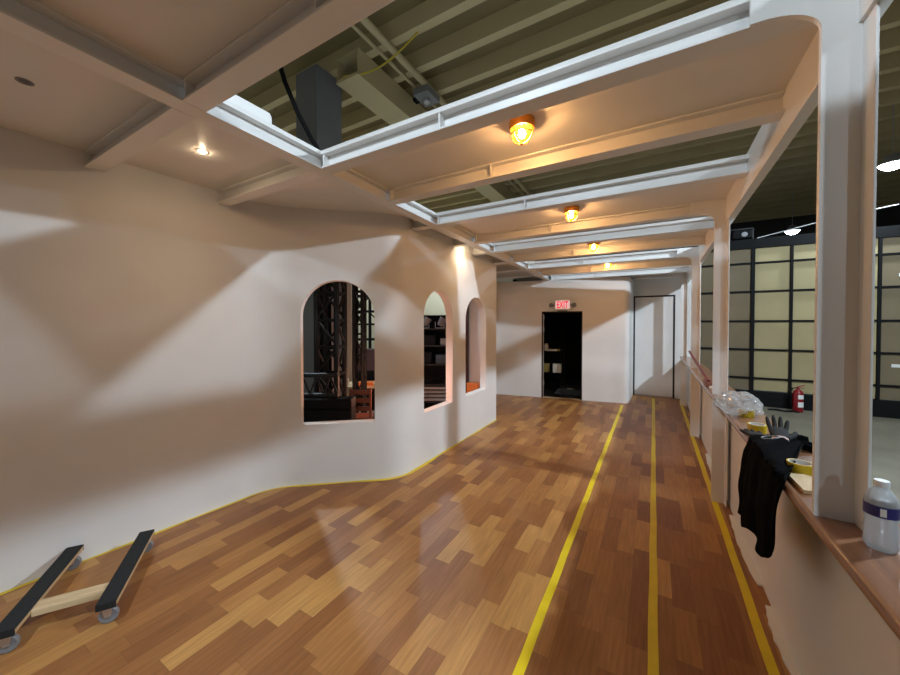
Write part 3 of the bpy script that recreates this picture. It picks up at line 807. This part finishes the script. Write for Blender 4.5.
# equipment rack in the middle arch
RX, RY, RA = -3.56, 5.50, R(30)
t = thing('equipment_rack', 'black equipment rack with shelves filling the middle arch', 'rack', (RX, RY, -.03), RA)
for sx in (-.33, .33):
    for sy in (-.22,.22):
        b = bmesh.new(); box(b, sx-.018, sx+.018, sy-.018, sy+.018, 0, 1.92); obj('upright', b, 'blackmetal', t)
for z in (.3,.62,.98,1.32,1.62):
    b = bmesh.new(); box(b, -.35, .35, -.24, .24, z, z+.025); obj('shelf_board', b, 'blackmetal', t)
b = bmesh.new(); box(b, -.34, .34, .215, .238, .0, 1.9); obj('back_panel', b, 'black', t)
for k in range(4):
    b = bmesh.new(); rbox(b, -.24, .31, -.235, .16, .335+.07*k, .385+.07*k, .006)
    dd = obj('drawer', b, 'grey', t)
    b = bmesh.new(); box(b, -.2, .27, -.245, -.235, .35+.07*k, .357+.07*k); obj('drawer_handle', b, 'zinc', dd)
def rk(lx, ly): return (RX+lx*math.cos(RA)-ly*math.sin(RA), RY+lx*math.sin(RA)+ly*math.cos(RA))
for i, (lx, z, w_, h, m, lab) in enumerate(((-.15, .975, .24, .2, 'black', 'black box on the middle shelf of the equipment rack, left'), (.16, .975, .22, .16, 'bluegrey', 'blue grey box on the middle shelf of the equipment rack, right'),
        (-.12, 1.315, .32, .18, 'black', 'black bin on the fourth shelf of the equipment rack'), (.2, 1.315, .13, .12, 'grey', 'small grey box on the fourth shelf of the equipment rack'))):
    x, y = rk(lx, -.06); small_box('equipment_box', lab, 'box', m, x, y, z, w_, .26, h, RA)
for lx, lab in ((-.16, 'left slanting stage lamp on top of the equipment rack'), (.12, 'right slanting stage lamp on top of the equipment rack')):
    x, y = rk(lx, -.08); tt = thing('stage_lamp', lab, 'stage lamp', (x, y, 1.618), RA, 'stage lamps on the equipment rack')
    b = bmesh.new(); lathe(b, [(0,0),(.05,0),(.06,.04),(.07,.16),(.066,.16),(.05,.05),(0,.04)], 18, Matrix.Translation((0,0,.05)) @ Matrix.Rotation(R(28),4,'Y')); obj('lamp_can', b, 'grey', tt, smooth=True)
    b = bmesh.new(); bar(b, (-.08,0,.008), (.08,0,.008), .015); bar(b, (-.08,0,.0), (-.08,0,.12), .012); bar(b, (.08,0,0), (.08,0,.12), .012); obj('yoke', b, 'zinc', tt)
small_box('crate_stand', 'plain pine box under the orange crate behind the third arch', 'box', 'pine', -2.71, 5.50, -.03, .26, .2, .50)
small_box('orange_crate', 'orange crate on the pine box behind the third arch', 'crate', 'orange', -2.71, 5.50, .472, .22, .16, .20)
b = bmesh.new(); rbox(b, -.09, .09, -.015, .015, 0, 2.6, .004); o = obj('brown_flat', b, 'maroon', loc=(-2.965, 5.60, -.03))
tag(o, 'dark brown flat standing behind the left half of the third arch', 'panel')
# unseen warm lamp and crate, added to tint the arch jambs
small_box('added_lamp_crate', 'unseen black crate carrying the added warm lamp behind the arched wall', 'crate', 'black', -3.02, 3.72, -.03, .3, .3, .7, R(10))
t = thing('added_warm_lamp', 'unseen warm lamp added behind the wall between the first two arches', 'lamp', (-3.02, 3.72, .672))
b = bmesh.new(); lathe(b, [(0,0),(.07,0),(.07,.015),(.02,.02),(.015,.12),(0,.12)], 20); obj('lamp_base', b, 'black', t, smooth=True)
b = bmesh.new(); bmesh.ops.create_icosphere(b, subdivisions=3, radius=.04)
for v in b.verts: v.co.z += .155
obj('globe', b, mat('added warm lamp globe', (1,.7,.5), .5, emit=(1.0,.44,.27), estr=380), t, smooth=True)

# ------------------------------------------------------------------ furniture dolly at the lower left
CA, CB = Vector((-2.685, .70)), Vector((-3.332, 1.104))         # right board, near and far ends (middle of width)
DA, DB = Vector((-2.905, .375)), Vector((-3.545, .787))         # left board
ax = (CB-CA).normalized(); ang = math.atan2(ax.y, ax.x)
mid = (CA+CB+DA+DB)/4 + Vector((.045, 0))
t = thing('furniture_dolly', 'furniture dolly with two black carpeted boards at lower left', 'dolly', (mid.x, mid.y, 0), ang)
side = Vector((-ax.y, ax.x)); half = (CA-DA).dot(side)/2; ln = (CB-CA).length
sg = 1 if half > 0 else -1; half = abs(half)
for s in (-1, 1):
    yo = s*half
    b = bmesh.new(); rbox(b, -ln/2, ln/2, yo-.045, yo+.045, .108, .128, .002); bd = obj('deck_board', b, 'ply', t)
    b = bmesh.new(); rbox(b, -ln/2-.004, ln/2+.004, yo-.044, yo+.044, .128, .140, .004); rbox(b, -ln/2-.009, -ln/2+.0, yo-.044, yo+.044, .10, .139, .003); rbox(b, ln/2, ln/2+.009, yo-.044, yo+.044, .10, .139, .003); obj('carpet_pad', b, 'carpet', bd)
for s in (-1, 1):
    for e_ in (-1, 1):
        x, y = e_*(ln/2-.035), s*half
        b = bmesh.new(); rbox(b, x-.03, x+.03, y-.028, y+.028, .101, .108, .002)
        for q in (-1, 1): prism(b, [(-.014,.040),(.014,.040),(.028,.101),(-.022,.101)], .003, Matrix(((0,0,1,x+q*.0165-.0015),(1,0,0,y),(0,1,0,0),(0,0,0,1))))
        tube(b, [(x-.022, y, .045), (x+.022, y, .045)], .006, 8)
        cs = obj('caster', b, 'zinc', t)
        b = bmesh.new(); lathe(b, [(0,-.012),(.014,-.013),(.02,-.012),(.040,-.013),(.045,-.008),(.045,.008),(.040,.013),(.02,.012),(.014,.013),(0,.012)], 28, Matrix.Translation((x,y,.045)) @ Matrix.Rotation(R(90),4,'Y')); obj('wheel', b, 'rubber', cs, smooth=True)
b = bmesh.new(); rbox(b, -.08, .01, -half+.045, half-.045, .090, .127, .003)
obj('cross_bar', b, 'pine', t).location.x = -ln/2+.21

# ------------------------------------------------------------------ things on the rail
RZ = 1.0305
def tape_roll(name, label, x, y, z=RZ, tilt=0):
    t = thing('tape_roll', label, 'tape roll', (x, y, z), 0, 'rolls of yellow tape on the rail')
    t.rotation_euler = (tilt, 0, .3)
    b = bmesh.new(); lathe(b, [(.041,0),(.046,0),(.0465,.002),(.0465,.046),(.046,.048),(.041,.048),(.041,0)], 36); obj('tape_winding', b, 'rolly', t, smooth=True)
    b = bmesh.new(); lathe(b, [(.038,.0),(.0408,.0),(.0408,.0482),(.038,.0482),(.038,0)], 36); obj('core', b, 'cardboard', t, smooth=True)
    return t
tape_roll('a', 'yellow tape roll beside the nearest post and the black jacket', .575, 2.145)
tape_roll('b', 'yellow tape roll between the plastic bag and the black gloves', .56, 2.83)
tape_roll('c', 'yellow tape roll lying inside the clear plastic bag', .585, 3.27)
b = bmesh.new(); prism(b, [(-.045,-.10),(.05,-.085),(.055,.07),(.01,.10),(-.05,.08)], .016); 
tag(obj('wood_offcut', b, 'pine', loc=(.56, 1.985, RZ), bevel=.002), 'pale wood offcut on the rail at the foot of nearest post', 'offcut')

# clear plastic bag, crumpled
b = bmesh.new(); bmesh.ops.create_icosphere(b, subdivisions=5, radius=1)
for v in b.verts:
    p = v.co.copy()
    n1 = noise.noise(p*1.6+Vector((3,1,7))); n2 = 1-abs(noise.noise(p*3.2+Vector((9,4,2))))*2; n3 = 1-abs(noise.noise(p*7.0))*2
    r = 1 + .34*n1 + .17*n2 + .07*n3
    q = p*r
    x, y, z = q.x*.118, q.y*.22, q.z*.078 + .062
    z *= 1 - .2*max(0, q.y)                          # lower toward the far end
    v.co = (x, y, max(z, .0008))
o = obj('plastic_bag', b, 'bag', loc=(.565, 3.42, RZ), smooth=True)
tag(o, 'crumpled clear plastic bag on the rail beside a white post', 'bag')

# red pole leaning on a far post, brown block, scraps
b = bmesh.new(); tube(b, [(.50, 4.62, 1.105), (.468, 6.36, 1.285)], .016, 12)
b2 = bmesh.new(); tube(b2, [(.505, 4.55, 1.094), (.4995, 4.63, 1.106)], .02, 12); merge(b, b2)
tag(centred(obj('red_pole', b, 'redrod', smooth=True)), 'dark red pole leaning from a brown block against a far post', 'pole')
small_box('brown_block', 'red brown wood block on the rail behind the white post', 'block', 'brownblock', .54, 4.66, RZ, .12, .24, .058)
small_box('white_scrap', 'small white scrap on the rail in front of the brown block', 'scrap', 'paper', .535, 4.44, RZ, .05, .08, .03, .4)

# black jacket draped over the rail
b = bmesh.new(); nu, nv = 44, 64
rng = random.Random(8)
def jprof(v):
    """v in 0..1: from the far edge of the rail over the top and down the near side"""
    pts = [(.735,.90),(.738,1.0),(.728,1.040),(.66,1.045),(.56,1.048),(.50,1.046),(.474,1.030),(.462,.99),(.460,.90),(.462,.80),(.466,.70),(.470,.58)]
    return pts
cl = [0]; jp = jprof(0)
for a, c in zip(jp, jp[1:]): cl.append(cl[-1]+math.hypot(c[0]-a[0], c[1]-a[1]))
def jat(l):
    for i in range(len(jp)-1):
        if l <= cl[i+1]:
            q = (l-cl[i])/(cl[i+1]-cl[i]); return (jp[i][0]+(jp[i+1][0]-jp[i][0])*q, jp[i][1]+(jp[i+1][1]-jp[i][1])*q)
    return jp[-1]
grid = []
for i in range(nu+1):
    u = i/nu
    # lower hem height along the length (u: 0 = near end, 1 = far end)
    hem = .98 - .46*min(1, (u/.18)**.7) if u < .18 else .52 + .05*math.sin(u*9)
    if u >= .18: hem = [.66,.64,.62,.615,.60,.575,.57][min(6, int((u-.18)/.82*7))] if False else .645 - .075*(u-.18)/.82 + .02*math.sin(u*13)
    else: hem = .98 - (.98-.645)*(u/.18)**.8
    lend = cl[7] + (.99-hem)
    row = []
    for j in range(nv+1):
        v = j/nv
        l = .07 + (lend-.07)*v
        x, z = jat(min(l, cl[-1]))
        hang = max(0, (1.0-z)) if x < .6 else 0
        y = 1.93 + .61*u + hang*.34*max(0, u-.3)
        y += min(.2, max(0, x-.48))*(2.9-2.2*u)         # lies askew across the top
        fold = math.sin(u*17 + z*3)*.5 + math.sin(u*31+1.3)*.3 + noise.noise(Vector((u*6, v*5, 2)))*1.0
        if x < .5: x -= (.012+.03*min(1, hang*3))*(.6+.45*fold) 
        if z > 1.03: z += .010 + .013*(fold+.6) + .02*math.exp(-((u-.75)/.18)**2)
        row.append(b.verts.new((x, y, z)))
    grid.append(row)
for i in range(nu):
    for j in range(nv): b.faces.new((grid[i][j], grid[i+1][j], grid[i+1][j+1], grid[i][j+1]))
t = thing('black_jacket', 'black jacket draped over the brown rail', 'jacket', (.55, 2.3, 1.035))
for v in b.verts: v.co -= Vector((.55, 2.3, 1.035))
o = obj('jacket_body', b, 'fabric', t, smooth=True); md = o.modifiers.new('cloth', 'SOLIDIFY'); md.thickness = .007; md.offset = 0
b = bmesh.new(); tube(b, [(.035*math.cos(2*math.pi*i/20)+.0, .026*math.sin(2*math.pi*i/20)+.20, .052+.008*math.cos(2*math.pi*i/20)) for i in range(20)], .004, 6, closed=True); obj('cord_loop', b, 'cord', t, smooth=True)
b = bmesh.new(); tube(b, [(-.098,-.235,-.15),(-.108,-.245,-.25),(-.112,-.235,-.36)], .004, 6); obj('drawstring', b, 'fabric', t, smooth=True)

# gloves
def glove(label, loc, rot, curl):
    t = thing('work_glove', label, 'glove', loc, 0, 'black work gloves on the rail'); t.rotation_euler = rot
    b = bmesh.new()
    vs = []; pr = []
    for w, h, y in ((.030,.016,0),(.036,.016,.02),(.040,.017,.05),(.042,.016,.08),(.040,.013,.098),(.03,.008,.105)):
        ring = [b.verts.new((w*math.cos(2*math.pi*k/16), y, .016+h*math.sin(2*math.pi*k/16))) for k in range(16)]
        if pr:
            for k in range(16): b.faces.new((pr[k], pr[(k+1)%16], ring[(k+1)%16], ring[k]))
        else: b.faces.new(ring)
        pr = ring
    b.faces.new(pr[::-1])
    obj('palm', b, 'glove', t, smooth=True)
    for k, (x, l, sp) in enumerate(((-.031,.066,-.20),(-.0105,.078,-.06),(.0105,.074,.06),(.031,.058,.22))):
        b = bmesh.new(); pts = []
        for q in range(7):
            f = q/6; pts.append((x+math.sin(sp)*l*f, .090+l*math.cos(sp)*f, .016 + curl*(f**1.6)*l))
        tube(b, pts, [.0105,.011,.0108,.0104,.010,.0088,.005], 10); obj('finger', b, 'glove', t, smooth=True)
    b = bmesh.new(); tube(b, [(.030,.025,.014),(.048,.045,.012),(.062,.062,.012),(.070,.082,.014),(.072,.09,.015)], [.014,.013,.012,.010,.005], 10); obj('thumb', b, 'glove', t, smooth=True)
    b = bmesh.new(); lathe(b, [(.0305,-.004),(.034,-.004),(.035,.012),(.0315,.012),(.0305,-.004)], 20, Matrix.Translation((0,0,.016)) @ Matrix.Scale(.6,4,(0,0,1)) @ Matrix.Rotation(R(-90),4,'X')); obj('cuff', b, 'pink', t, smooth=True)
    return t
glove('black glove with raised fingers and pale pink cuff behind the jacket', (.60, 2.54, RZ+.025), (R(24), 0, R(-6)), .5)
glove('black glove lying flat on the rail edge before the tape roll', (.535, 2.58, RZ+.002), (R(2), 0, R(12)), .05)

# water bottle
t = thing('water_bottle', 'clear plastic water bottle with white cap on the rail at right', 'bottle', (.592, 1.545, RZ))
k = 1.0
pf = [(0,0.004),(.020,.001),(.030,0),(.0345,.006),(.0355,.02),(.0345,.03),(.0355,.04),(.0345,.05),(.0355,.06),(.0345,.07),(.0325,.082),(.0345,.094),(.0355,.10),(.0355,.135),(.034,.145),(.029,.160),(.021,.174),(.0145,.182),(.0135,.186),(.0135,.19)]
b = bmesh.new(); lathe(b, pf, 40); obj('bottle_body', b, 'pet', t, smooth=True)
b = bmesh.new(); lathe(b, [(0,.006)]+[(r-.0012, z) for r, z in pf[2:15]]+[(.030,.150),(0,.150)], 36); obj('water', b, 'water', t, smooth=True)
b = bmesh.new(); lathe(b, [(.0356,.101),(.0361,.101),(.0361,.134),(.0356,.134)], 40); lb = obj('label_band', b, 'blue', t, smooth=True)
b = bmesh.new(); n = 6; a0 = math.atan2(-1.545, -.592)+.12; pr = None
for i in range(n+1):
    a = a0-.17+.34*i/n; r = [b.verts.new((.0365*math.cos(a), .0365*math.sin(a), z)) for z in (.106, .129)]
    if pr: b.faces.new((pr[0], r[0], r[1], pr[1]))
    pr = r
obj('label_panel', b, 'paper', lb)
b = bmesh.new(); lathe(b, [(.0145,.184),(.0165,.185),(.0165,.200),(.0155,.203),(0,.203),(0,.19),(.0145,.188),(.0145,.184)], 32); obj('bottle_cap', b, 'cap', t, smooth=True)

# ------------------------------------------------------------------ warehouse high bay lamps
def highbay(x, y, label, power, z=4.5, first=None):
    t = thing('high_bay_lamp', label, 'lamp', (x, y, z), 0, 'warehouse high bay lamps')
    b = bmesh.new(); lathe(b, [(.17,0),(.185,0),(.185,.03),(.12,.06),(.10,.16),(.05,.18),(0,.18),(0,.02),(.17,.02),(.17,0)], 32); obj('lamp_housing', b, 'grey', t, smooth=True)
    b = bmesh.new(); lathe(b, [(0,-.09),(.06,-.085),(.11,-.06),(.15,-.02),(.168,.018),(0,.018)], 32); obj('diffuser', b, 'led', t, smooth=True)
    b = bmesh.new(); tube(b, [(0,0,.17), (0,0,WH-z)], .008, 8); obj('drop_rod', b, 'zinc', t)
    l = bpy.data.lights.new('high_bay_light', 'SPOT'); l.spot_size = R(179); l.spot_blend = .02; l.shadow_soft_size = .10; l.energy = power; l.color = (.74, .88, 1.0)
    o = bpy.data.objects.new('high_bay_light', l); COL.objects.link(o); o.parent = t; o.location = (0, 0, -.14)
    return t
for x, y, lab, k in ((3.6, 14.4, 'far bright warehouse lamp above the beige partition', 260), (3.6, 9.26, 'bright warehouse lamp right of the nearest post', 260),
               (3.6, 4.1, 'warehouse lamp over the open floor right of the railing', 1050), (3.6, -1.06, 'warehouse lamp behind the camera on the right', 300), (3.6, -6.2, 'rearmost warehouse lamp on the right', 220),
               (-1.3, -1.06, 'warehouse lamp behind the camera above the deck', 330), (-6.2, 4.1, 'warehouse lamp over the backstage area left of the arches', 480),
               (-6.2, 9.26, 'unseen lamp added to brighten the backstage end wall', 260)):  # this last lamp is added only to lift the backstage end wall
    highbay(x, y, lab, k)

# ------------------------------------------------------------------ world, camera, view
w = bpy.data.worlds.new('World'); SC.world = w; w.use_nodes = True
w.node_tree.nodes['Background'].inputs[0].default_value = (.9, .95, 1, 1); w.node_tree.nodes['Background'].inputs[1].default_value = .01
cd = bpy.data.cameras.new('camera'); cd.sensor_width = 36; cd.lens = 350/900*36; cd.shift_y = -.0089; cd.clip_start = .05; cd.clip_end = 100
co = bpy.data.objects.new('camera', cd); COL.objects.link(co)
co.location = (0, 0, 1.7); co.rotation_euler = (R(90-.9), 0, R(30.2)); SC.camera = co
SC.view_settings.view_transform = 'Standard'; SC.view_settings.look = 'None'; SC.view_settings.gamma = 1; SC.view_settings.exposure = 0.03
SC.cycles.max_bounces = 10; SC.cycles.transparent_max_bounces = 16
SC.cycles.sample_clamp_indirect = 6
